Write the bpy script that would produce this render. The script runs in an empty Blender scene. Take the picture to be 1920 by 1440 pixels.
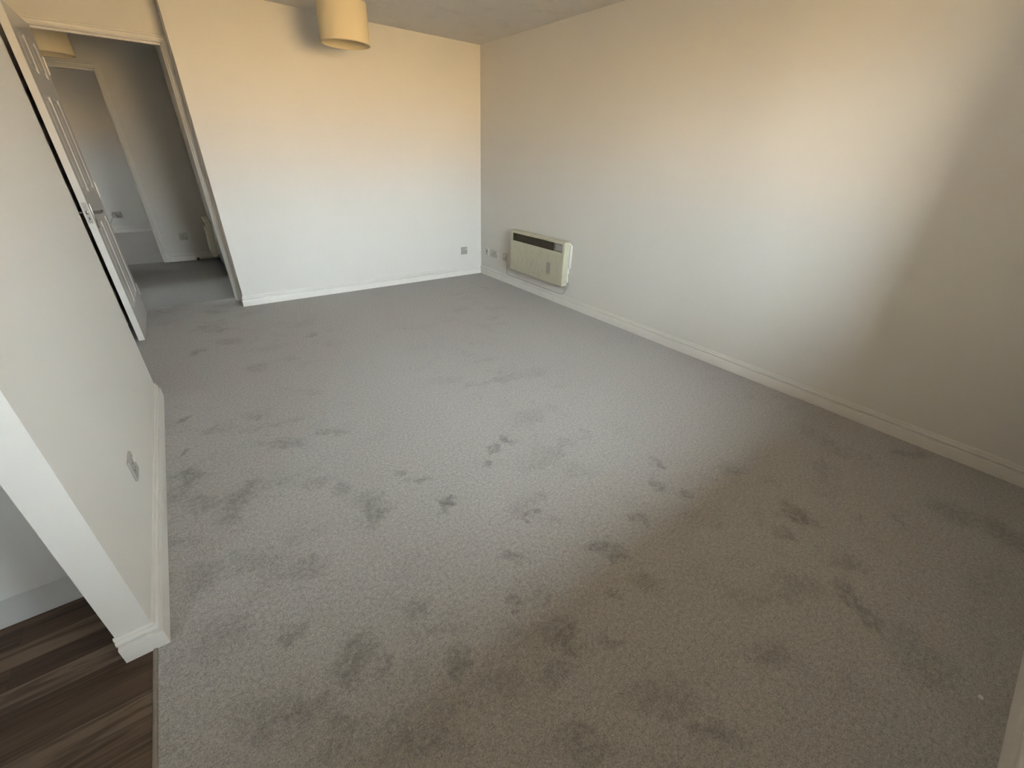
import bpy, bmesh, math, random
from mathutils import Vector, Matrix
random.seed(4)
PI = math.pi
scn = bpy.context.scene

# ------------------------------------------------------------------ camera
CAM_F, PITCH, ROLL, YAW = 774.45, -0.5021, 0.0358, 0.6567
CAM_LOC = Vector((-2.9808, -4.6204, 1.3446))
cy_, sy_ = math.cos(YAW), math.sin(YAW)
fw = Vector((sy_*math.cos(PITCH), cy_*math.cos(PITCH), math.sin(PITCH)))
r0 = Vector((cy_, -sy_, 0)); u0 = r0.cross(fw)
rr = r0*math.cos(ROLL) + u0*math.sin(ROLL); uu = -r0*math.sin(ROLL) + u0*math.cos(ROLL)
cam_data = bpy.data.cameras.new('camera'); cam = bpy.data.objects.new('camera', cam_data)
scn.collection.objects.link(cam)
m = Matrix((rr, uu, -fw)).transposed().to_4x4(); m.translation = CAM_LOC
cam.matrix_world = m
cam_data.sensor_fit = 'HORIZONTAL'; cam_data.sensor_width = 36.0
cam_data.lens = CAM_F/1920*36; cam_data.clip_start = 0.02
scn.camera = cam

# ------------------------------------------------------------------ exposure
vs = scn.view_settings
vs.view_transform = 'Standard'; vs.look = 'None'; vs.gamma = 1.0; vs.use_curve_mapping = False
vs.exposure = 0.06

# ------------------------------------------------------------------ world: pale sky above, sun-warmed ground and brick below the horizon
SKY_STRENGTH = 52.0
w = bpy.data.worlds.new('world'); scn.world = w; w.use_nodes = True
nt = w.node_tree; nt.nodes.clear()
tc = nt.nodes.new('ShaderNodeTexCoord'); sp = nt.nodes.new('ShaderNodeSeparateXYZ')
mr = nt.nodes.new('ShaderNodeMapRange'); cr = nt.nodes.new('ShaderNodeValToRGB')
bg = nt.nodes.new('ShaderNodeBackground'); wo = nt.nodes.new('ShaderNodeOutputWorld')
mr.inputs['From Min'].default_value = -0.5; mr.inputs['From Max'].default_value = 0.5
mx_ = nt.nodes.new('ShaderNodeMapRange'); ms_ = nt.nodes.new('ShaderNodeMath'); ms_.operation = 'MULTIPLY'
mx_.inputs['From Min'].default_value = -0.7; mx_.inputs['From Max'].default_value = 0.5      # the sky is brighter to the sunny side
mx_.inputs['To Min'].default_value = 1.45; mx_.inputs['To Max'].default_value = 0.85
nt.links.new(sp.outputs['X'], mx_.inputs['Value']); nt.links.new(mx_.outputs[0], ms_.inputs[0]); ms_.inputs[1].default_value = SKY_STRENGTH
nt.links.new(ms_.outputs[0], bg.inputs[1])
nt.links.new(tc.outputs['Generated'], sp.inputs[0]); nt.links.new(sp.outputs['Z'], mr.inputs['Value'])
nt.links.new(mr.outputs[0], cr.inputs[0]); nt.links.new(cr.outputs[0], bg.inputs[0]); nt.links.new(bg.outputs[0], wo.inputs[0])
el = cr.color_ramp.elements
el[0].position = 0.0; el[0].color = (0.05, 0.04, 0.025, 1)
el[1].position = 1.0; el[1].color = (0.86, 0.96, 1.0, 1)
for p_, c_ in ((0.28, (0.20, 0.135, 0.065, 1)), (0.40, (0.72, 0.48, 0.215, 1)), (0.49, (0.82, 0.58, 0.31, 1)), (0.54, (0.70, 0.64, 0.56, 1)), (0.66, (0.78, 0.87, 0.90, 1))):
    e_ = el.new(p_); e_.color = c_

def portal(loc, rot, sx, sy):           # guides sampling through a modelled window opening, gives no light of its own
    l = bpy.data.lights.new('daylight_portal', 'AREA'); l.shape = 'RECTANGLE'; l.size = sx; l.size_y = sy
    l.cycles.is_portal = True
    o = bpy.data.objects.new('daylight_portal', l); o.location = loc; o.rotation_euler = rot
    scn.collection.objects.link(o); return o

# ------------------------------------------------------------------ measures (metres; origin = far right corner at carpet level)
H = 2.36                # ceiling
XD = -2.709             # left end of the back wall / hall right wall
YD = 0.235              # wall with the doorway (set back)
XS0, XS1 = -3.455, -3.373   # partition by the kitchen
YS0, YS1 = -3.41, -1.650
XA = -3.580             # alcove left wall
YF = -5.045             # window wall
WX0, WX1, WZ0, WZ1 = -2.42, -0.96, 1.00, 2.10   # window opening
DX0, DX1, DZ = -3.500, -2.752, 2.03             # doorway opening

# ------------------------------------------------------------------ mesh helpers
def link(o):
    scn.collection.objects.link(o); return o
def tag(o, label=None, cat=None, group=None, kind=None):
    if label: o['label'] = label
    if cat: o['category'] = cat
    if group: o['group'] = group
    if kind: o['kind'] = kind
    return o
def empty(name, loc, label, cat, group=None, rotz=0):
    o = link(bpy.data.objects.new(name, None)); o.location = loc; o.rotation_euler = (0, 0, rotz)
    o.empty_display_size = 0.05
    return tag(o, label, cat, group)
class MB:
    def __init__(s): s.bm = bmesh.new()
    def box(s, a, b, bev=0.0, seg=2):
        x0, x1 = sorted((a[0], b[0])); y0, y1 = sorted((a[1], b[1])); z0, z1 = sorted((a[2], b[2]))
        t = bmesh.new()
        bmesh.ops.create_cube(t, size=1)
        for v in t.verts:
            v.co = Vector(((x0+x1)/2+v.co.x*(x1-x0), (y0+y1)/2+v.co.y*(y1-y0), (z0+z1)/2+v.co.z*(z1-z0)))
        if bev: bmesh.ops.bevel(t, geom=t.edges[:], offset=bev, segments=seg, profile=0.5, affect='EDGES')
        s.merge(t); return s
    def merge(s, t, mat=None):
        if mat is not None: bmesh.ops.transform(t, matrix=mat, verts=t.verts)
        me = bpy.data.meshes.new('tmp'); t.to_mesh(me); t.free(); s.bm.from_mesh(me); bpy.data.meshes.remove(me)
    def cyl(s, p, q, r, r2=None, n=20, cap=True):
        p = Vector(p); q = Vector(q); d = q-p
        t = bmesh.new()
        bmesh.ops.create_cone(t, cap_ends=cap, segments=n, radius1=r, radius2=r if r2 is None else r2, depth=d.length)
        mat = Matrix.Translation((p+q)/2) @ d.to_track_quat('Z', 'Y').to_matrix().to_4x4()
        s.merge(t, mat); return s
    def tube(s, pts, r, n=10):
        P = [Vector(p) for p in pts]; Q = []
        for i in range(len(P)-1):                    # Catmull-Rom smoothing
            p0 = P[max(i-1, 0)]; p1 = P[i]; p2 = P[i+1]; p3 = P[min(i+2, len(P)-1)]
            for k in range(6):
                t = k/6
                Q.append(0.5*((2*p1)+(-p0+p2)*t+(2*p0-5*p1+4*p2-p3)*t*t+(-p0+3*p1-3*p2+p3)*t**3))
        Q.append(P[-1]); rings = []; up = Vector((0.3, 0.2, 1)).normalized()
        for i, c in enumerate(Q):
            d = (Q[min(i+1, len(Q)-1)]-Q[max(i-1, 0)]).normalized()
            a = d.cross(up)
            if a.length < 1e-3: a = d.cross(Vector((1, 0, 0)))
            a.normalize(); b = d.cross(a)
            rings.append([s.bm.verts.new(c+a*r*math.cos(2*PI*k/n)+b*r*math.sin(2*PI*k/n)) for k in range(n)])
        for A, B in zip(rings, rings[1:]):
            for k in range(n): s.bm.faces.new((A[k], A[(k+1) % n], B[(k+1) % n], B[k]))
        s.bm.faces.new(rings[0][::-1]); s.bm.faces.new(rings[-1]); return s
    def quad(s, a, b, c, d):
        s.bm.faces.new([s.bm.verts.new(v) for v in (a, b, c, d)]); return s
    def sweep(s, path, prof, up, caps=True):
        """path: 3D points in a plane with normal `up`; prof: (offset to the left of travel, offset along up)."""
        up = Vector(up); P = [Vector(p) for p in path]; rings = []
        for i, p in enumerate(P):
            ds = []
            if i > 0: ds.append((P[i]-P[i-1]).normalized())
            if i < len(P)-1: ds.append((P[i+1]-P[i]).normalized())
            ns = [up.cross(d).normalized() for d in ds]
            if len(ns) == 2:
                nv = (ns[0]+ns[1]); nv = nv/ (nv.length_squared/2)
            else: nv = ns[0]
            rings.append([s.bm.verts.new(p+nv*a+up*b) for a, b in prof])
        k = len(prof)
        for A, B in zip(rings, rings[1:]):
            for j in range(k): s.bm.faces.new((A[j], A[(j+1) % k], B[(j+1) % k], B[j]))
        if caps: s.bm.faces.new(rings[0][::-1]); s.bm.faces.new(rings[-1])
        return s
    def build(s, name, mat, parent=None, smooth=True, angle=40, loc=None):
        bmesh.ops.recalc_face_normals(s.bm, faces=s.bm.faces[:])
        me = bpy.data.meshes.new(name); s.bm.to_mesh(me); s.bm.free()
        me.materials.append(mat)
        if smooth:
            for p in me.polygons: p.use_smooth = True
            me.set_sharp_from_angle(angle=math.radians(angle))
        o = link(bpy.data.objects.new(name, me))
        if parent: o.parent = parent
        if loc: o.location = loc
        return o
def struct(name, mb, mat, smooth=True):
    return tag(mb.build(name, mat, smooth=smooth), kind='structure')

# ------------------------------------------------------------------ materials
def new_mat(name):
    mt = bpy.data.materials.new(name); mt.use_nodes = True
    return mt, mt.node_tree, mt.node_tree.nodes['Principled BSDF']
def N(nt, t, **kw):
    n = nt.nodes.new(t)
    for k, v in kw.items(): setattr(n, k, v)
    return n
def noise(nt, vec, scale, detail=4, rough=0.55, dist=0.0):
    n = N(nt, 'ShaderNodeTexNoise'); n.inputs['Scale'].default_value = scale; n.inputs['Detail'].default_value = detail
    n.inputs['Roughness'].default_value = rough; n.inputs['Distortion'].default_value = dist
    nt.links.new(vec, n.inputs['Vector']); return n.outputs['Fac']
def ramp(nt, fac, stops):
    n = N(nt, 'ShaderNodeValToRGB'); e = n.color_ramp.elements
    e[0].position, e[0].color = stops[0][0], (*stops[0][1], 1); e[1].position, e[1].color = stops[-1][0], (*stops[-1][1], 1)
    for p, c in stops[1:-1]: q = e.new(p); q.color = (*c, 1)
    nt.links.new(fac, n.inputs[0]); return n.outputs[0]
def smooth(nt, val, a, b, lo=0.0, hi=1.0):
    n = N(nt, 'ShaderNodeMapRange', interpolation_type='SMOOTHSTEP'); n.inputs['From Min'].default_value = a; n.inputs['From Max'].default_value = b
    n.inputs['To Min'].default_value = lo; n.inputs['To Max'].default_value = hi
    nt.links.new(val, n.inputs['Value']); return n.outputs[0]
def mth(nt, op, a, b=None, c=None):
    n = N(nt, 'ShaderNodeMath', operation=op)
    for i, v in enumerate((a, b, c)):
        if v is None: continue
        if isinstance(v, (int, float)): n.inputs[i].default_value = v
        else: nt.links.new(v, n.inputs[i])
    return n.outputs[0]
def mix(nt, fac, a, b, mode='MIX'):
    n = N(nt, 'ShaderNodeMix', data_type='RGBA', blend_type=mode)
    for sock, v in ((n.inputs[0], fac), (n.inputs[6], a), (n.inputs[7], b)):
        if isinstance(v, (int, float)): sock.default_value = v
        elif isinstance(v, tuple): sock.default_value = (*v, 1)
        else: nt.links.new(v, sock)
    return n.outputs[2]
def bump(nt, bsdf, height, strength, dist):
    b = N(nt, 'ShaderNodeBump'); b.inputs['Strength'].default_value = strength; b.inputs['Distance'].default_value = dist
    nt.links.new(height, b.inputs['Height']); nt.links.new(b.outputs[0], bsdf.inputs['Normal']); return b
def objco(nt): return N(nt, 'ShaderNodeTexCoord').outputs['Object']
def scaled(nt, vec, sc):
    n = N(nt, 'ShaderNodeMapping'); n.inputs['Scale'].default_value = sc; nt.links.new(vec, n.inputs['Vector']); return n.outputs[0]
def plain(name, col, rough=0.5, metal=0.0, spec=0.5, var=0.04, sc=30, bmp=0.0):
    mt, nt, b = new_mat(name); v = objco(nt); f = noise(nt, v, sc, 4)
    lo = tuple(c*(1-var) for c in col); hi = tuple(min(1, c*(1+var)) for c in col)
    nt.links.new(ramp(nt, f, [(0.3, lo), (0.7, hi)]), b.inputs['Base Color'])
    b.inputs['Roughness'].default_value = rough; b.inputs['Metallic'].default_value = metal
    b.inputs['Specular IOR Level'].default_value = spec
    if bmp: bump(nt, b, f, bmp, 0.002)
    return mt

M = {}
# painted plaster
mt, nt, b = new_mat('wall_paint'); v = objco(nt)
f1 = noise(nt, v, 1.3, 3); f2 = noise(nt, v, 160, 3)
nt.links.new(ramp(nt, f1, [(0.3, (0.745, 0.73, 0.695)), (0.7, (0.765, 0.75, 0.715))]), b.inputs['Base Color'])
b.inputs['Roughness'].default_value = 0.75; b.inputs['Specular IOR Level'].default_value = 0.25
bump(nt, b, f2, 0.12, 0.002); M['wall'] = mt
# swirled textured ceiling
mt, nt, b = new_mat('ceiling_texture'); v = objco(nt)
vor = N(nt, 'ShaderNodeTexVoronoi'); vor.inputs['Scale'].default_value = 3.2; nt.links.new(v, vor.inputs['Vector'])
sub = N(nt, 'ShaderNodeVectorMath', operation='SUBTRACT'); nt.links.new(v, sub.inputs[0])
ds = vor.outputs['Distance']
wv = mth(nt, 'SINE', mth(nt, 'MULTIPLY', mth(nt, 'ADD', ds, mth(nt, 'MULTIPLY', noise(nt, v, 9, 3), 0.10)), 130.0))
env = mth(nt, 'MULTIPLY', smooth(nt, noise(nt, v, 4.2, 3), 0.48, 0.66), wv)
hgt = mth(nt, 'ADD', env, mth(nt, 'MULTIPLY', noise(nt, v, 40, 3), 0.7))
b.inputs['Base Color'].default_value = (0.72, 0.70, 0.66, 1); b.inputs['Roughness'].default_value = 0.8
bump(nt, b, hgt, 0.45, 0.008); M['ceiling'] = mt
# white gloss woodwork
M['gloss'] = plain('white_gloss_paint', (0.80, 0.785, 0.75), 0.32, var=0.02, sc=8)
M['door'] = plain('door_paint', (0.76, 0.745, 0.71), 0.20, var=0.02, sc=6)
# carpet
def carpet(name, marks, light=(0.40, 0.39, 0.378), dark=(0.185, 0.18, 0.172)):
    mt, nt, b = new_mat(name); v = objco(nt)
    warp = N(nt, 'ShaderNodeTexNoise'); warp.inputs['Scale'].default_value = 11; warp.inputs['Detail'].default_value = 6; warp.inputs['Roughness'].default_value = 0.68
    nt.links.new(v, warp.inputs['Vector'])
    wa = N(nt, 'ShaderNodeVectorMath', operation='MULTIPLY_ADD'); nt.links.new(warp.outputs['Color'], wa.inputs[0])
    wa.inputs[1].default_value = (0.22, 0.22, 0); wa.inputs[2].default_value = (-0.11, -0.11, 0)
    wd = N(nt, 'ShaderNodeVectorMath', operation='ADD'); nt.links.new(v, wd.inputs[0]); nt.links.new(wa.outputs[0], wd.inputs[1])
    pv = wd.outputs[0]
    patch = smooth(nt, noise(nt, scaled(nt, pv, (1, 1.5, 1)), 3.2, 5, 0.62), 0.50, 0.68)
    zone = smooth(nt, noise(nt, v, 0.8, 2), 0.40, 0.62)
    small = smooth(nt, noise(nt, pv, 9.0, 5, 0.6), 0.56, 0.72)
    total = mth(nt, 'ADD', mth(nt, 'MULTIPLY', mth(nt, 'MULTIPLY', patch, zone), 0.40), mth(nt, 'MULTIPLY', mth(nt, 'MULTIPLY', small, zone), 0.35))
    for (mx, my, ra, rb, ang, amt) in marks:
        mp = N(nt, 'ShaderNodeMapping', vector_type='TEXTURE'); mp.inputs['Location'].default_value = (mx, my, 0)
        mp.inputs['Rotation'].default_value = (0, 0, ang); mp.inputs['Scale'].default_value = (ra, rb, 1)
        nt.links.new(pv, mp.inputs['Vector'])
        ln = N(nt, 'ShaderNodeVectorMath', operation='LENGTH'); nt.links.new(mp.outputs[0], ln.inputs[0])
        total = mth(nt, 'MAXIMUM', total, smooth(nt, ln.outputs['Value'], 0.35, 1.35, amt, 0.0))
    fleck = smooth(nt, noise(nt, v, 34, 4, 0.65), 0.36, 0.60, 0.45, 1.15)
    total = mth(nt, 'MINIMUM', mth(nt, 'MULTIPLY', total, fleck), 1.0)
    grain = noise(nt, v, 210, 2, 0.7); grain2 = noise(nt, v, 75, 3, 0.6)
    base = mix(nt, total, light, dark)
    g = mth(nt, 'ADD', mth(nt, 'MULTIPLY', grain, 1.1), mth(nt, 'MULTIPLY', grain2, 0.6))
    gm = N(nt, 'ShaderNodeMapRange'); gm.inputs['From Min'].default_value = 0.5; gm.inputs['From Max'].default_value = 1.2
    gm.inputs['To Min'].default_value = 0.48; gm.inputs['To Max'].default_value = 1.52; nt.links.new(g, gm.inputs['Value'])
    sc = N(nt, 'ShaderNodeVectorMath', operation='SCALE'); nt.links.new(base, sc.inputs[0]); nt.links.new(gm.outputs[0], sc.inputs['Scale'])
    nt.links.new(sc.outputs[0], b.inputs['Base Color'])
    b.inputs['Roughness'].default_value = 0.95; b.inputs['Specular IOR Level'].default_value = 0.1
    b.inputs['Sheen Weight'].default_value = 0.15; b.inputs['Sheen Roughness'].default_value = 0.6
    bump(nt, b, g, 0.5, 0.006); return mt
MARKS = [(-2.370,-1.087,0.039,0.073,-0.57,0.50),(-1.892,-3.178,0.041,0.038,-0.59,0.65),(-1.990,-3.195,0.037,0.049,-0.61,0.60),(-2.078,-3.281,0.021,0.048,-0.61,0.50),
 (-2.403,-3.198,0.070,0.022,-0.60,0.50),(-2.374,-3.393,0.035,0.038,-0.60,0.85),(-2.462,-3.089,0.036,0.024,-0.59,0.45),(-2.111,-3.675,0.055,0.023,-0.60,0.60),
 (-2.161,-3.683,0.022,0.023,-0.63,0.50),(-2.025,-3.608,0.043,0.046,-0.62,0.35),(-1.358,-3.755,0.030,0.044,-0.60,0.60),(-1.495,-3.879,0.046,0.041,-0.60,0.50),
 (-1.447,-3.976,0.055,0.026,-0.62,0.50),(-1.146,-4.327,0.068,0.079,-0.61,0.65),(-1.307,-4.351,0.050,0.042,-0.62,0.40),(-1.746,-3.937,0.052,0.037,-0.62,0.55),
 (-1.995,-3.965,0.094,0.038,-0.61,0.65),(-1.976,-4.030,0.059,0.027,-0.62,0.50),(-1.096,-4.005,0.072,0.054,-0.61,0.35),(-2.301,-3.794,0.041,0.036,-0.63,0.55),
 (-2.659,-3.270,0.062,0.095,-0.61,0.60),(-2.652,-3.185,0.074,0.052,-0.60,0.35),(-3.099,-2.842,0.055,0.133,-0.62,0.55),(-3.131,-2.952,0.042,0.070,-0.60,0.40),
 (-3.269,-2.556,0.091,0.063,-0.61,0.60),(-3.286,-2.622,0.052,0.057,-0.62,0.55),(-3.268,-1.990,0.022,0.037,-0.56,0.65),(-3.282,-2.355,0.023,0.045,-0.60,0.55),
 (-3.247,-2.778,0.037,0.048,-0.61,0.40),(-2.638,-2.572,0.097,0.041,-0.59,0.40),(-2.870,-2.541,0.149,0.044,-0.60,0.40),(-2.802,-2.944,0.068,0.041,-0.61,0.35),
 (-2.728,-3.059,0.066,0.052,-0.61,0.40),(-3.244,-3.225,0.083,0.077,-0.61,0.40),(-3.098,-3.260,0.116,0.075,-0.61,0.35),(-2.959,-3.378,0.100,0.047,-0.62,0.45),
 (-2.923,-3.806,0.060,0.091,-0.62,0.60),(-3.053,-3.616,0.046,0.035,-0.63,0.50),(-2.709,-3.753,0.048,0.044,-0.62,0.45),(-2.851,-3.876,0.029,0.039,-0.64,0.50),
 (-2.663,-3.993,0.054,0.042,-0.63,0.55),(-2.398,-3.939,0.040,0.034,-0.61,0.55),(-2.349,-4.141,0.052,0.070,-0.62,0.65),(-2.362,-4.079,0.074,0.044,-0.62,0.40),
 (-2.117,-4.127,0.027,0.024,-0.60,0.55),(-1.976,-4.156,0.055,0.061,-0.62,0.40),(-2.243,-4.226,0.058,0.027,-0.63,0.40),(-1.439,-4.658,0.043,0.103,-0.62,0.60),
 (-1.261,-4.567,0.081,0.047,-0.62,0.40),(-0.547,-4.736,0.095,0.088,-0.61,0.40),(-0.156,-4.493,0.128,0.055,-0.60,0.40),(-1.857,-4.553,0.075,0.060,-0.62,0.45),
 (-2.190,-4.549,0.081,0.044,-0.64,0.50),(-2.435,-4.197,0.068,0.046,-0.63,0.40),(-2.600,-4.127,0.085,0.055,-0.63,0.35),(-3.330,-2.963,0.045,0.028,-0.61,0.35),
 (-2.936,-0.888,0.113,0.082,-0.57,0.35),(-3.151,-0.992,0.061,0.076,-0.57,0.45),(-2.842,-1.510,0.080,0.072,-0.57,0.30),(-2.827,-4.109,0.092,0.036,-0.63,0.40),
 (-3.155,-3.821,0.113,0.052,-0.62,0.35),(-0.520,-4.903,0.095,0.124,-0.61,0.40),(-3.221,-3.495,0.099,0.073,-0.63,0.35),(-2.244,-4.417,0.109,0.054,-0.63,0.35),
 (-2.998,-3.949,0.057,0.036,-0.64,0.40),(-1.523,-4.498,0.120,0.065,-0.62,0.35),(-1.479,-4.825,0.105,0.121,-0.62,0.30),(-2.498,-4.369,0.112,0.043,-0.63,0.40),
 (-2.670,-3.869,0.103,0.024,-0.62,0.30)]
M['carpet'] = carpet('grey_carpet', MARKS)
M['carpet_hall_shaded'] = carpet('shaded_hall_carpet', [], (0.21, 0.20, 0.186), (0.16, 0.15, 0.14))  # darkened copy of the grey carpet, hall shade put into the colour
M['carpet_far'] = carpet('far_room_carpet', [])
# dark timber strip vinyl
mt, nt, b = new_mat('dark_plank_floor'); v = objco(nt)
br = N(nt, 'ShaderNodeTexBrick'); br.offset = 0.37; br.inputs['Scale'].default_value = 1.0
br.inputs['Brick Width'].default_value = 0.62; br.inputs['Row Height'].default_value = 0.074; br.inputs['Mortar Size'].default_value = 0.0009
br.inputs['Color1'].default_value = (0.0, 0.0, 0.0, 1); br.inputs['Color2'].default_value = (1, 1, 1, 1); br.inputs['Mortar'].default_value = (0.0, 0.0, 0.0, 1)
br.inputs['Bias'].default_value = 0.0; nt.links.new(v, br.inputs['Vector'])
tone = ramp(nt, br.outputs['Color'], [(0.0, (0.040, 0.022, 0.014)), (0.35, (0.075, 0.046, 0.030)), (0.7, (0.120, 0.080, 0.053)), (1.0, (0.170, 0.122, 0.084))])
off = N(nt, 'ShaderNodeVectorMath', operation='MULTIPLY_ADD'); nt.links.new(br.outputs['Color'], off.inputs[0]); off.inputs[1].default_value = (3, 7, 5); nt.links.new(v, off.inputs[2])
gr = noise(nt, scaled(nt, off.outputs[0], (1.6, 22, 1)), 1.6, 4, 0.6, 0.8)
gr2 = noise(nt, scaled(nt, off.outputs[0], (5, 170, 1)), 1.5, 3, 0.6)
col = mix(nt, smooth(nt, gr, 0.56, 0.36, 0, 0.75), tone, (0.030, 0.016, 0.011))
col = mix(nt, smooth(nt, gr2, 0.45, 0.8, 0, 0.30), col, (0.17, 0.125, 0.09))
nt.links.new(col, b.inputs['Base Color']); b.inputs['Roughness'].default_value = 0.5; b.inputs['Specular IOR Level'].default_value = 0.3
bump(nt, b, gr2, 0.08, 0.001); M['plank'] = mt
# aged cream enamel of the heaters
def enamel(name, stains):
    mt, nt, b = new_mat(name); v = objco(nt)
    st = noise(nt, scaled(nt, v, (1, 5, 1.6)), 5, 4, 0.6)
    c = ramp(nt, st, [(0.30, (0.50, 0.475, 0.36)), (0.55, (0.56, 0.55, 0.43)), (0.75, (0.49, 0.42, 0.29))])
    if stains:
        s1 = N(nt, 'ShaderNodeSeparateXYZ'); nt.links.new(v, s1.inputs[0])
        front = smooth(nt, s1.outputs['X'], -0.095, -0.090, 1, 0)
        def rect(y0, y1, z0, z1, soft):
            a = mth(nt, 'MULTIPLY', smooth(nt, s1.outputs['Y'], y0, y0+soft), smooth(nt, s1.outputs['Y'], y1-soft, y1, 1, 0))
            d = mth(nt, 'MULTIPLY', smooth(nt, s1.outputs['Z'], z0, z0+soft*1.6), smooth(nt, s1.outputs['Z'], z1-soft, z1, 1, 0))
            return mth(nt, 'MULTIPLY', front, mth(nt, 'MULTIPLY', a, d))
        c = mix(nt, mth(nt, 'MULTIPLY', rect(-0.265, -0.178, 0.065, 0.215, 0.025), 0.8), c, (0.30, 0.27, 0.26))
        sm = smooth(nt, noise(nt, scaled(nt, v, (1, 14, 6)), 1.7, 4, 0.6, 1.2), 0.55, 0.75)
        c = mix(nt, mth(nt, 'MULTIPLY', mth(nt, 'MULTIPLY', sm, rect(-0.16, 0.16, 0.02, 0.24, 0.06)), 0.6), c, (0.36, 0.31, 0.26))
    nt.links.new(c, b.inputs['Base Color']); b.inputs['Roughness'].default_value = 0.42; return mt
M['enamel'] = enamel('cream_enamel', True); M['enamel_hall'] = enamel('hall_cream_enamel', False)
M['enamel_white'] = plain('pale_enamel', (0.74, 0.74, 0.68), 0.4)
M['grille'] = plain('dark_grille', (0.085, 0.078, 0.055), 0.6, var=0.35, sc=60)
M['grille_back'] = plain('grille_inside', (0.035, 0.031, 0.022), 0.8)
M['control'] = plain('control_grey', (0.22, 0.205, 0.18), 0.45)
M['dial'] = plain('dial_grey', (0.33, 0.32, 0.295), 0.4)
M['plate'] = plain('satin_grey_plate', (0.47, 0.455, 0.43), 0.38, metal=0.35, var=0.05, sc=120)
M['plate_white'] = plain('white_plastic', (0.74, 0.73, 0.70), 0.35, var=0.02)
M['beige'] = plain('aged_plastic', (0.50, 0.45, 0.38), 0.45, var=0.06)
M['black'] = plain('black_plastic', (0.012, 0.012, 0.012), 0.45, var=0.1)
M['chrome'] = plain('polished_chrome', (0.26, 0.255, 0.24), 0.30, metal=1.0, var=0.03)
M['steel'] = plain('satin_steel', (0.56, 0.54, 0.51), 0.35, metal=0.9, var=0.06, sc=90)
M['cable'] = plain('grey_flex', (0.42, 0.41, 0.39), 0.5)
M['trim'] = plain('brushed_trim', (0.30, 0.265, 0.225), 0.4, metal=0.4, var=0.12, sc=40)
M['cabinet'] = plain('white_cabinet', (0.74, 0.735, 0.72), 0.35, var=0.015, sc=3)
M['plinth'] = plain('plinth_grey', (0.56, 0.56, 0.55), 0.4, var=0.02, sc=3)
M['worktop'] = plain('worktop_laminate', (0.10, 0.09, 0.08), 0.35, var=0.3, sc=90)
M['outside'] = plain('light_baffle_matte', (0.35, 0.30, 0.24), 0.9, var=0.1)  # colour of the light baffle added outside the window
# lampshade fabric: fine weave
mt, nt, b = new_mat('cream_shade_fabric'); v = objco(nt)
wv = noise(nt, scaled(nt, v, (1, 1, 6)), 160, 2)
nt.links.new(ramp(nt, wv, [(0.3, (0.77, 0.665, 0.455)), (0.7, (0.83, 0.725, 0.51))]), b.inputs['Base Color'])
b.inputs['Roughness'].default_value = 0.85; b.inputs['Specular IOR Level'].default_value = 0.2; bump(nt, b, wv, 0.15, 0.001); M['shade'] = mt
M['shade_rim'] = plain('shade_rim', (0.62, 0.52, 0.36), 0.7)

# ------------------------------------------------------------------ room shell
T = 0.10
struct('floor', MB().box((XA, YF, -0.06), (0, 0.0, 0)).box((XA, 0.0, -0.06), (XD, 0.335, 0)), M['carpet'], False)
struct('floor_hall', MB().box((-6.3, 0.337, -0.06), (XD, 2.497, 0)), M['carpet_hall_shaded'], False)
struct('floor_far_room', MB().box((-6.3, 2.499, -0.06), (XD, 5.42, 0)), M['carpet_far'], False)
struct('floor_kitchen', MB().box((-5.1, YF, -0.02), (-3.398, -2.40, 0.0005)), M['plank'], False)
struct('ceiling', MB().box((-6.4, YF-0.3, H), (0.15, 5.6, H+0.12)), M['ceiling'], False)
struct('wall_right', MB().box((0, YF-0.3, -0.06), (0.15, 0.15, H)), M['wall'], False)
struct('wall_back', MB().box((XD, 0, -0.06), (0, 0.4, H)), M['wall'], False)
# doorway wall, set back from the back wall
struct('wall_doorway', MB().box((XA, YD, 0), (DX0-0.03, YD+0.10, H)).box((DX1+0.03, YD, 0), (XD, YD+0.10, H)).box((DX0-0.03, YD, DZ+0.03), (DX1+0.03, YD+0.10, H)), M['wall'], False)
struct('wall_alcove', MB().box((XA-T, YS1, -0.06), (XA, YD+0.10, H)), M['wall'], False)
struct('wall_partition', MB().box((XS0, YS0, -0.06), (XS1, YS1-0.10, H)).box((XA-T, YS1-0.10, -0.06), (XS1, YS1, H)), M['wall'], False)
struct('wall_kitchen_back', MB().box((-5.2, -2.50, -0.06), (XS0, -2.40, H)), M['wall'], False)
struct('wall_kitchen_left', MB().box((-5.2, YF, -0.06), (-5.1, -2.50, H)), M['wall'], False)
# window wall with its opening
KX0, KX1, KZ0 = -4.80, -4.42, 1.40  # opening for the added kitchen window
struct('wall_front', MB().box((-5.2, YF-0.28, -0.06), (KX0, YF, H)).box((KX1, YF-0.28, -0.06), (WX0, YF, H)).box((KX0, YF-0.28, -0.06), (KX1, YF, KZ0)).box((KX0, YF-0.28, WZ1), (KX1, YF, H)).box((WX1, YF-0.28, -0.06), (0, YF, H)).box((WX0, YF-0.28, -0.06), (WX1, YF, WZ0)).box((WX0, YF-0.28, WZ1), (WX1, YF, H)), M['wall'], False)
fr = MB(); yw = YF-0.22
for a, b_ in (((WX0, yw-.03, WZ0), (WX0+.05, yw+.03, WZ1)), ((WX1-.05, yw-.03, WZ0), (WX1, yw+.03, WZ1)), ((WX0+.05, yw-.03, WZ0), (WX1-.05, yw+.03, WZ0+.05)),
              ((WX0+.05, yw-.03, WZ1-.05), (WX1-.05, yw+.03, WZ1)), ((-1.57, yw-.03, WZ0+.05), (-1.53, yw+.03, WZ1-.05))): fr.box(a, b_, 0.004)
struct('window_1', fr, M['gloss'])
fk = MB()
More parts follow.
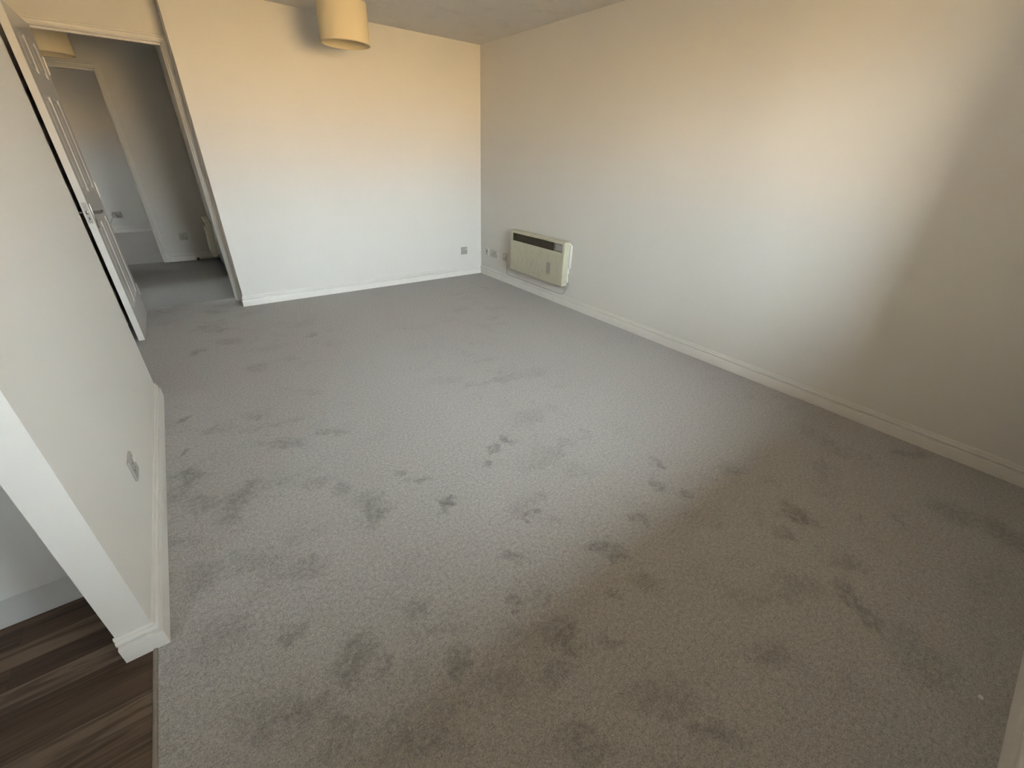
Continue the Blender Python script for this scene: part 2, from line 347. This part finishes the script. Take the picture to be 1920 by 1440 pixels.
for a, b_ in (((KX0, yw-.03, KZ0), (KX0+.05, yw+.03, WZ1)), ((KX1-.05, yw-.03, KZ0), (KX1, yw+.03, WZ1)), ((KX0+.05, yw-.03, KZ0), (KX1-.05, yw+.03, KZ0+.05)), ((KX0+.05, yw-.03, WZ1-.05), (KX1-.05, yw+.03, WZ1))): fk.box(a, b_, 0.004)
struct('added_kitchen_window', fk, M['gloss'])  # unseen kitchen window, added to light the cabinet
portal(((KX0+KX1)/2, YF-0.27, (KZ0+WZ1)/2), (PI/2, 0, PI), KX1-KX0-0.02, WZ1-KZ0-0.02)
struct('added_light_baffle', MB().box((WX0-0.25, YF-1.45, -0.3), (WX0-0.05, YF-0.28, 2.75)).box((WX1+0.3, YF-1.45, -0.3), (WX1+0.5, YF-0.28, 2.75)).box((WX0-0.25, YF-1.30, 2.32), (WX1+0.5, YF-0.28, 2.62)), M['outside'], False)  # unseen side walls and roof, added to cut the window light nearby
struct('wall_side_room', MB().box((-6.3, 1.30, -0.06), (-4.3, 1.40, H)), M['wall'], False)
portal(((WX0+WX1)/2, YF-0.27, (WZ0+WZ1)/2), (PI/2, 0, PI), WX1-WX0-0.02, WZ1-WZ0-0.02)
# hall, the room beyond it and the room off its left
struct('wall_hall_right', MB().box((XD, 0.4, -0.06), (XD+T, 2.45, H)), M['wall'], False)
struct('wall_hall_back', MB().box((-3.305+0.02, 2.45, -0.06), (XD+T, 2.55, H)).box((-6.3, 2.45, -0.06), (-4.09, 2.55, H)).box((-4.09, 2.45, 2.05), (-3.285, 2.55, H)), M['wall'], False)
struct('wall_hall_left', MB().box((-4.3, 0.335, -0.06), (-4.2, 0.40, H)).box((-4.3, 1.06, -0.06), (-4.2, 2.45, H)).box((-4.3, 0.40, 2.0), (-4.2, 1.06, H)), M['wall'], False)
struct('wall_hall_front', MB().box((-6.3, 0.235, -0.06), (XA, 0.335, H)), M['wall'], False)
def wall_with_holes_x(name, x0, x1, holes, ya, yb):
    mb = MB(); y = ya
    for (h0, h1, z0, z1) in holes:
        mb.box((x0, y, -0.06), (x1, h0, H)).box((x0, h0, -0.06), (x1, h1, z0)).box((x0, h0, z1), (x1, h1, H)); y = h1
    mb.box((x0, y, -0.06), (x1, yb, H)); struct(name, mb, M['wall'], False)
    for (h0, h1, z0, z1) in holes: portal((x0+0.01, (h0+h1)/2, (z0+z1)/2), (PI/2, 0, PI/2), h1-h0-0.02, z1-z0-0.02)
wall_with_holes_x('wall_far_left', -6.4, -6.3, [(0.45, 1.00, 1.20, 1.72), (3.9, 4.25, 1.2, 1.65)], 0.2, 5.5)
struct('wall_far_back', MB().box((-6.4, 5.34, -0.06), (XD+T, 5.46, H)), M['wall'], False)
struct('wall_far_right', MB().box((XD, 2.55, -0.06), (XD+T, 5.34, H)), M['wall'], False)

# ------------------------------------------------------------------ skirtings: ogee profile
PROF = [(0, 0.0), (0.018, 0.0), (0.018, 0.0575), (0.0165, 0.0610), (0.0085, 0.0615), (0.0050, 0.0622), (0.0050, 0.0665), (0.0095, 0.0680), (0.0118, 0.0715), (0.0122, 0.0765),
        (0.0108, 0.0815), (0.0080, 0.0845), (0.0040, 0.0855), (0.0040, 0.0880), (0.0068, 0.0890), (0.0065, 0.0965), (0.0045, 0.0995), (0, 0.1000)]
UP = (0, 0, 1)
def skirt(name, path):
    # the wall lies to the right of travel, the board stands out to the left
    return struct(name, MB().sweep(path, PROF, UP), M['gloss'])
skirt('baseboard_right', [(0, YF+0.018, 0), (0, 0-0.0002, 0)])
skirt('baseboard_back', [(-0.018, 0, 0), (XD, 0, 0), (XD, YD-0.02, 0)])
skirt('baseboard_front', [(-3.0, YF, 0), (-0.018, YF, 0)])
skirt('baseboard_partition', [(XS1-0.04, YS1, 0), (XS1, YS1, 0), (XS1, YS0, 0), (XS0-0.004, YS0, 0)])
skirt('baseboard_hall_right', [(XD, 2.43, 0), (XD, 0.345, 0)])
skirt('baseboard_hall_back', [(XD-0.018, 2.45, 0), (-3.235, 2.45, 0)])
skirt('baseboard_far_back', [(XD, 5.34, 0), (-6.3, 5.34, 0)])
# metal strip between kitchen floor and carpet
struct('trim_1', MB().sweep([(-3.392, YF, 0), (-3.392, YS0-0.016, 0)], [(-0.0065, 0.0005), (-0.005, 0.004), (-0.001, 0.0055), (0.002, 0.005), (0.0055, 0.001), (0.0055, -0.004), (-0.0065, -0.004)], UP), M['trim'])

# ------------------------------------------------------------------ door frames
ARCH = [(0, 0), (0, 0.012), (0.004, 0.015), (0.009, 0.015), (0.0105, 0.0085), (0.013, 0.0085), (0.017, 0.0125), (0.024, 0.0155), (0.030, 0.0175), (0.033, 0.0105), (0.0355, 0.0105), (0.037, 0.0185), (0.047, 0.0185), (0.050, 0.015), (0.050, 0)]
def doorframe(name, x0, x1, z, yfront, ydeep, wr=0.05, w_left=0.05):
    mb = MB(); t = 0.026
    mb.box((x0-t, yfront-0.001, 0), (x0, ydeep, z), 0.001, 1).box((x1, yfront-0.001, 0), (x1+t, ydeep, z), 0.001, 1).box((x0-t, yfront-0.001, z), (x1+t, ydeep, z+t), 0.001, 1)
    ys = yfront+0.042                                   # door stop
    mb.box((x0, ys, 0), (x0+0.012, ys+0.03, z)).box((x1-0.008, ys, 0), (x1, ys+0.03, z)).box((x0, ys, z-0.012), (x1, ys+0.03, z))
    sc = wr/0.05
    pr = [(-a*sc, h) for a, h in ARCH]
    g = 0.003
    mb.sweep([(x0-g, yfront, 0), (x0-g, yfront, z+g), (x1+g, yfront, z+g), (x1+g, yfront, 0)], [(a*-1, h) for a, h in pr], (0, -1, 0))
    return struct(name, mb, M['gloss'])
f1 = doorframe('trim_2', DX0, DX1, DZ, YD, YD+0.10, 0.041)
sp_ = MB().box((DX1-0.0012, YD+0.006, 0.86), (DX1+0.001, YD+0.034, 0.99), 0.0004, 1).box((DX1-0.004, YD-0.003, 0.905), (DX1+0.001, YD+0.008, 0.945), 0.001, 1)
sp_.build('strike_plate', M['steel'], f1)
doorframe('trim_3', -4.06, -3.312, 2.03, 2.45, 2.55, 0.055)

# ------------------------------------------------------------------ the open six-panel door
def panel_sheet(mb, x, sx, ys, zs, rects):
    """moulded face at plane x, outward direction sx; ys/zs grid lines; rects are (y0,y1,z0,z1) panel openings on those lines"""
    def P(y, z, d): return Vector((x+sx*d, y, z))
    for i in range(len(ys)-1):
        for j in range(len(zs)-1):
            y0, y1, z0, z1 = ys[i], ys[i+1], zs[j], zs[j+1]
            if (i, j) not in rects:
                mb.quad(P(y0, z0, 0), P(y1, z0, 0), P(y1, z1, 0), P(y0, z1, 0)); continue
            rings = [(0, 0), (0.006, -0.0015), (0.014, -0.0085), (0.022, -0.0095), (0.030, -0.0065), (0.048, -0.0020), (0.052, -0.0018)]
            prev = None
            for a, d in rings:
                cur = [P(y0+a, z0+a, d), P(y1-a, z0+a, d), P(y1-a, z1-a, d), P(y0+a, z1-a, d)]
                if prev:
                    for k in range(4): mb.quad(prev[k], prev[(k+1) % 4], cur[(k+1) % 4], cur[k])
                prev = cur
            mb.quad(*prev)
door = empty('panelled_door', (-3.497, 0.22, 0.0), 'white six-panel interior door standing open at the hallway doorway', 'door')
LW, LT, LZ0, LZ1 = 0.765, 0.038, 0.008, 2.02          # leaf runs from the hinge (y=0) towards -y
mb = MB()
ys = [-LW, -LW+0.105, -LW/2-0.045, -LW/2+0.045, -0.105, 0]
zs = [LZ0, 0.225, 0.845, 1.03, 1.60, 1.705, 1.915, LZ1]
rc = {(i, j) for i in (1, 3) for j in (1, 3, 5)}
panel_sheet(mb, LT, 1, ys, zs, rc); panel_sheet(mb, 0, -1, ys, zs, rc)
mb.quad((0, -LW, LZ0), (LT, -LW, LZ0), (LT, -LW, LZ1), (0, -LW, LZ1)); mb.quad((0, 0, LZ0), (LT, 0, LZ0), (LT, 0, LZ1), (0, 0, LZ1))
mb.quad((0, -LW, LZ1), (LT, -LW, LZ1), (LT, 0, LZ1), (0, 0, LZ1)); mb.quad((0, -LW, LZ0), (LT, -LW, LZ0), (LT, 0, LZ0), (0, 0, LZ0))
bmesh.ops.remove_doubles(mb.bm, verts=mb.bm.verts[:], dist=0.0004)
mb.build('leaf', M['door'], door, angle=12)
def handle(x, sx, name):
    yh, zh = -LW+0.055, 0.925
    h = MB().box((x, yh-0.018, zh-0.10), (x+sx*0.007, yh+0.018, zh+0.055), 0.003).build(name, M['chrome'], door)
    lv = MB().cyl((x+sx*0.005, yh, zh), (x+sx*0.045, yh, zh), 0.009)
    lv.tube([(x+sx*0.043, yh-0.004, zh), (x+sx*0.047, yh+0.03, zh+0.002), (x+sx*0.045, yh+0.07, zh), (x+sx*0.040, yh+0.108, zh-0.004)], 0.0085)
    lv.build('lever', M['chrome'], h)
    MB().box((x+sx*0.0065, yh-0.003, zh-0.065), (x+sx*0.0078, yh+0.003, zh-0.045), 0.0005, 1).build('keyhole', M['black'], h)
handle(LT, 1, 'handle'); handle(0, -1, 'handle')
lp = MB().box((0.008, -LW-0.0012, 0.862), (0.031, -LW+0.001, 0.992), 0.0004, 1).build('latch_plate', M['steel'], door)
MB().box((0.013, -LW-0.009, 0.918), (0.026, -LW-0.001, 0.940), 0.002).build('latch_bolt', M['chrome'], lp)
MB().box((0.0165, -LW-0.0018, 0.886), (0.0225, -LW-0.0009, 0.900), 0.0002, 1).build('deadbolt_slot', M['black'], lp)
for z in (0.22, 1.02, 1.80):
    MB().cyl((LT+0.003, 0.004, z-0.05), (LT+0.003, 0.004, z+0.05), 0.006, n=12).build('hinge', M['steel'], door)

# ------------------------------------------------------------------ wall sockets; built facing -y (local), plate on local y=0
def socket(name, loc, rotz, label, width, gangs, group=None, white=False):
    o = empty(name, loc, label, 'socket', group, rotz)
    hw, hh = width/2, 0.043
    pm = M['plate']
    MB().box((-hw, -0.0085, -hh), (hw, 0.0, hh), 0.0025).build('faceplate', pm, o)
    for g in range(gangs):
        cx = 0 if gangs == 1 else (-0.036 if g == 0 else 0.036)
        sx = cx + (0.026 if gangs == 1 else (0.026 if g == 1 else -0.026))*0.9
        MB().box((sx-0.006, -0.0125, 0.004), (sx+0.006, -0.008, 0.026), 0.0012).build('switch', M['plate_white'], o)
        px = cx - (sx-cx)*0.35
        hb = MB()
        for a, zz, w_, h_ in ((0, 0.016, 0.004, 0.008), (-0.011, -0.008, 0.0065, 0.004), (0.011, -0.008, 0.0065, 0.004)):
            hb.box((px+a-w_/2, -0.0092, zz-h_/2), (px+a+w_/2, -0.0082, zz+h_/2))
        hb.build('pin_slots', M['black'], o)
    for x in (-hw+0.011, hw-0.011): MB().cyl((x, -0.0096, 0), (x, -0.008, 0), 0.0033, n=12).build('screw', M['steel'], o)
    return o
socket('wall_socket', (-0.253, 0, 0.301), 0, 'single grey socket low on the far wall, near the right corner', 0.086, 1)
socket('double_socket', (0, -0.308, 0.290), PI/2*3, 'double grey socket on the right wall between corner and heater', 0.152, 2)
socket('wall_socket', (XS1, -2.842, 0.297), PI/2, 'single grey socket low on the partition wall beside the kitchen', 0.086, 1)
socket('wall_socket', (-3.026, 2.45, 0.303), 0, 'single grey socket on the hallway end wall seen through the doorway', 0.086, 1)
s5 = socket('wall_socket', (-3.835, 5.34, 0.288), 0, 'socket with a plug in it, in the far room beyond the hallway', 0.120, 1)
pg = empty('plug', (-3.875, 5.331, 0.278), 'white plug pushed into the far room socket', 'plug')
MB().box((-0.03, -0.045, -0.028), (0.03, 0.0, 0.03), 0.008).build('plug_body', M['beige'], pg)
MB().tube([(-0.02, -0.03, -0.025), (-0.05, -0.04, -0.06), (-0.09, -0.03, -0.14), (-0.12, -0.02, -0.28)], 0.004).build('flex', M['cable'], pg)
# aerial / telephone outlet
o = empty('aerial_outlet', (0, -0.146, 0.293), 'white aerial and telephone outlet with a black slot, closest to the corner', 'outlet', rotz=-PI/2)
MB().box((-0.040, -0.008, -0.043), (0.040, 0, 0.043), 0.0025).build('faceplate', M['plate_white'], o)
MB().box((-0.017, -0.0095, 0.002), (0.021, -0.0078, 0.013), 0.0006, 1).build('telephone_slot', M['black'], o)
MB().cyl((0.0, -0.0115, -0.014), (0.0, -0.007, -0.014), 0.0085, n=18).build('aerial_hole', M['black'], o)
MB().box((-0.03, -0.0088, 0.024), (0.028, -0.0078, 0.034), 0.0004, 1).build('lettering_strip', M['plate'], o)
MB().box((-0.02, -0.0088, -0.036), (0.03, -0.0078, -0.028), 0.0004, 1).build('lettering_strip', M['plate'], o)
# fused spur that feeds the heater
o = empty('spur_outlet', (0, -0.535, 0.294), 'aged beige fused spur on the right wall touching the heater end', 'outlet', rotz=-PI/2)
MB().box((-0.043, -0.010, -0.043), (0.043, 0, 0.043), 0.003).build('faceplate', M['beige'], o)
MB().box((-0.020, -0.0135, -0.008), (-0.004, -0.009, 0.018), 0.0015).build('switch', M['plate_white'], o)
MB().box((0.006, -0.0125, -0.010), (0.022, -0.009, 0.012), 0.001).build('fuse_holder', M['control'], o)

# ------------------------------------------------------------------ panel heater; local: length along y (centred), wall at x=0, z=0 at underside
def heater(name, loc, L, hgt, depth, rot, label, mat, cord, cols):
    o = empty(name, loc, label, 'heater', None, 0); o.rotation_euler = rot
    xf, xb = -depth, -0.036
    z0, z1 = 0, hgt; a, b_ = -L/2, L/2
    sl = (a+0.033, b_-0.033, hgt*0.755, hgt-0.026)
    bm = bmesh.new()
    Y = [a, sl[0], sl[1], b_]; Z = [0, sl[2], sl[3], hgt]
    V = {(i, j): bm.verts.new((xf, Y[i], Z[j])) for i in range(4) for j in range(4)}
    for i in range(3):
        for j in range(3):
            if (i, j) != (1, 1): bm.faces.new((V[i, j], V[i+1, j], V[i+1, j+1], V[i, j+1]))
    R = [V[1, 1], V[2, 1], V[2, 2], V[1, 2]]; I = [bm.verts.new((xf+0.030, v.co.y, v.co.z)) for v in R]
    for k in range(4): bm.faces.new((R[k], R[(k+1) % 4], I[(k+1) % 4], I[k]))
    bm.faces.new(I)
    Bk = {k: bm.verts.new((xb, y, z)) for k, (y, z) in {'00': (a, 0), '10': (b_, 0), '11': (b_, hgt), '01': (a, hgt)}.items()}
    bm.faces.new((V[0, 0], V[1, 0], V[2, 0], V[3, 0], Bk['10'], Bk['00'])); bm.faces.new((V[0, 3], V[1, 3], V[2, 3], V[3, 3], Bk['11'], Bk['01']))
    bm.faces.new((V[0, 0], V[0, 1], V[0, 2], V[0, 3], Bk['01'], Bk['00'])); bm.faces.new((V[3, 0], V[3, 1], V[3, 2], V[3, 3], Bk['11'], Bk['10']))
    bm.faces.new(list(Bk.values()))
    bmesh.ops.recalc_face_normals(bm, faces=bm.faces[:])
    def outer(v):
        return sum((abs(v.co.y-a) < 1e-6 or abs(v.co.y-b_) < 1e-6, abs(v.co.z) < 1e-6 or abs(v.co.z-hgt) < 1e-6, abs(v.co.x-xf) < 1e-6))
    E = [e for e in bm.edges if len(e.link_faces) == 2 and e.calc_face_angle() > 1.0 and all(outer(v) >= 2 for v in e.verts) and any(abs(v.co.x-xf) < 1e-6 for v in e.verts)]
    bmesh.ops.bevel(bm, geom=E, offset=0.013, segments=4, profile=0.5, affect='EDGES', clamp_overlap=True)
    mb = MB(); mb.bm.free(); mb.bm = bm
    body = mb.build('body', mat, o, angle=35)
    gx = xf+0.028
    MB().box((gx, sl[0]+0.001, sl[2]+0.001), (gx+0.001, sl[1]-0.001, sl[3]-0.001)).build('grille_backing', M['grille_back'], o)
    gb = MB(); cp0 = sl[0]+cols
    n = 7
    for k in range(n):
        z = sl[2]+0.004+(sl[3]-sl[2]-0.010)*k/(n-1)
        t = bmesh.new(); bmesh.ops.create_cube(t, size=1)
        mat4 = Matrix.Translation((xf+0.014, (cp0+sl[1])/2, z)) @ Matrix.Rotation(math.radians(-35), 4, 'Y') @ Matrix.Diagonal((0.017, sl[1]-cp0-0.006, 0.0016, 1))
        gb.merge(t, mat4)
    for k in range(1, 6):
        y = cp0+(sl[1]-cp0)*k/6; gb.box((xf+0.010, y-0.0012, sl[2]+0.001), (xf+0.026, y+0.0012, sl[3]-0.001))
    gb.build('grille', M['grille'], o)
    cp = MB().box((xf+0.004, sl[0]+0.003, sl[2]+0.003), (xf+0.027, cp0, sl[3]-0.003), 0.002).build('control_panel', M['control'], o)
    MB().box((xf+0.0022, sl[0]+0.010, sl[2]+0.016), (xf+0.0045, cp0-0.03, sl[3]-0.014), 0.0008, 1).build('dial_window', M['dial'], cp)
    MB().cyl((xf-0.003, cp0-0.018, (sl[2]+sl[3])/2), (xf+0.006, cp0-0.018, (sl[2]+sl[3])/2), 0.009, n=18).build('dial_knob', M['control'], cp)
    bk = MB().box((-0.038, a+0.012, 0.03), (0.0, b_-0.012, hgt-0.02), 0.004).build('back_case', M['enamel_white'], o)
    MB().box((-0.030, a-0.006, hgt*0.42), (0.0, a+0.020, hgt-0.035), 0.003).build('thermostat_box', M['enamel_white'], o)
    MB().cyl((-0.015, a-0.010, hgt*0.42), (-0.015, a+0.010, hgt*0.42), 0.008, n=16).build('thermostat_knob', M['plate_white'], o)
    for k in range(6):
        y = a+0.09+k*(L-0.18)/5; MB().box((xf+0.016, y-0.03, -0.0012), (xb-0.006, y+0.03, 0.0004)).build('underside_vent', M['grille_back'], o)
    if cord:
        c = MB().tube([(p[0]-loc[0], p[1]-loc[1], p[2]-loc[2]) for p in cord], 0.0034)
        c.build('power_cord', M['cable'], o)
    return o
CORD = [(-0.016, -0.548, 0.250), (-0.020, -0.590, 0.262), (-0.016, -0.600, 0.215), (-0.014, -0.592, 0.150), (-0.013, -0.600, 0.108), (-0.014, -0.650, 0.1035), (-0.014, -0.760, 0.1035),
        (-0.014, -0.950, 0.1045), (-0.014, -1.230, 0.1035), (-0.014, -1.480, 0.106), (-0.016, -1.560, 0.112), (-0.018, -1.615, 0.152), (-0.020, -1.648, 0.215), (-0.022, -1.652, 0.290), (-0.024, -1.642, 0.335)]
heater('panel_heater', (0, -1.200, 0.214), 0.88, 0.432, 0.102, (0, 0, 0), 'stained cream panel heater fixed low on the right wall of the living room', M['enamel'], CORD, 0.125)
heater('panel_heater', (XD, 1.97, 0.15), 0.56, 0.41, 0.088, (0, 0.05, 0), 'cream heater seen end-on through the doorway, on the hallway right wall', M['enamel_hall'], None, 0.10)
cl = MB().box((-0.020, -1.246, 0.0985), (-0.004, -1.234, 0.109), 0.002).cyl((-0.0205, -1.24, 0.1045), (-0.012, -1.24, 0.1045), 0.003, n=10)
tag(cl.build('cable_clip', M['plate_white']), 'small white cable clip on the skirting top under the living room heater', 'clip')

# ------------------------------------------------------------------ pendant lampshades
def pendant(loc, R, h, label):
    o = empty('pendant_light', (loc[0], loc[1], H), label, 'lamp', 'drum pendant lamps')
    zb = loc[2]-H; n = 64
    mb = MB()
    prof = [(R-0.002, zb), (R, zb+0.001), (R, zb+h-0.001), (R-0.002, zb+h), (R-0.004, zb+h-0.001), (R-0.004, zb+0.001)]
    def lathe(mb, prof):
        rings = [[mb.bm.verts.new((r*math.cos(2*PI*k/n), r*math.sin(2*PI*k/n), z)) for k in range(n)] for r, z in prof]
        for A, B in zip(rings, rings[1:]+rings[:1]):
            for k in range(n): mb.bm.faces.new((A[k], A[(k+1) % n], B[(k+1) % n], B[k]))
    lathe(mb, prof); sh = mb.build('lamp_shade', M['shade'], o, angle=50)
    for z in (zb+0.003, zb+h-0.003):
        rim = MB(); lathe(rim, [(R+0.0008+0.0022*math.cos(t*PI/4), z+0.003*math.sin(t*PI/4)) for t in range(8)])
        rim.build('shade_rim', M['shade_rim'], sh)
    top = zb+h-0.03
    sp = MB()
    for k in range(3):
        a = 2*PI*k/3+0.4; sp.cyl((0.02*math.cos(a), 0.02*math.sin(a), top), ((R-0.004)*math.cos(a), (R-0.004)*math.sin(a), top+0.012), 0.0016, n=8)
    sp.cyl((0, 0, top-0.002), (0, 0, top+0.002), 0.022, n=24)
    sp.build('shade_spider', M['steel'], o)
    MB().cyl((0, 0, top-0.035), (0, 0, top+0.025), 0.016).cyl((0, 0, top+0.025), (0, 0, min(top+0.04, -0.016)), 0.016, 0.008).build('lamp_holder', M['plate_white'], o)
    MB().cyl((0, 0, top+0.02), (0, 0, -0.012), 0.004, n=10).build('cord', M['plate_white'], o)
    MB().cyl((0, 0, -0.016), (0, 0, 0), 0.036, 0.045, n=32).build('ceiling_rose', M['plate_white'], o)
    return o
pendant((-1.633, -0.666, 2.05), 0.175, 0.25, 'cream fabric drum pendant shade hanging in the living room')
pendant((-3.53, 1.40, 2.00), 0.175, 0.25, 'drum pendant shade in the dark hallway behind the open door')

# ------------------------------------------------------------------ kitchen corner behind the partition
cb = empty('base_cabinet', (-3.46, -3.087, 0), 'white kitchen base cabinet on a grey plinth beside the partition end', 'cabinet')
MB().box((-0.60, 0.0, 0.125), (0, 0.58, 0.87)).build('carcass', M['cabinet'], cb, smooth=False)
d_ = MB().box((-0.598, -0.020, 0.128), (-0.002, -0.001, 0.868), 0.002).build('door', M['cabinet'], cb)
MB().tube([(-0.08, -0.020, 0.66), (-0.08, -0.045, 0.665), (-0.08, -0.045, 0.79), (-0.08, -0.020, 0.795)], 0.005).build('handle', M['steel'], d_)
MB().box((-0.60, 0.004, 0.002), (0, 0.022, 0.125), 0.001, 1).build('plinth', M['plinth'], cb)
tag(MB().box((-4.10, -3.12, 0.872), (-3.46, -2.502, 0.91), 0.004).build('worktop', M['worktop']), 'dark kitchen worktop above the white base cabinet', 'worktop')
# small things on the floors
ds_ = MB().cyl((-2.945, 2.425, 0.0), (-2.945, 2.425, 0.03), 0.016, 0.013, n=18)  # short black cylinder at the skirting foot
tag(ds_.build('black_piece', M['black']), 'small black piece at the foot of the hallway end skirting', 'door stop')

def crumb(loc, r, mat, name, label, cat):
    t = bmesh.new(); bmesh.ops.create_icosphere(t, subdivisions=2, radius=r)
    for v in t.verts: v.co = Vector((v.co.x*1.6, v.co.y, v.co.z*0.5))*(0.8+0.4*random.random())
    mb = MB(); mb.merge(t); o = mb.build(name, mat); o.location = loc; tag(o, label, cat)
crumb((-1.478, -4.968, 0.003), 0.006, M['plate_white'], 'lint_fleck', 'pale fleck of lint on the carpet close to the window wall skirting', 'lint')
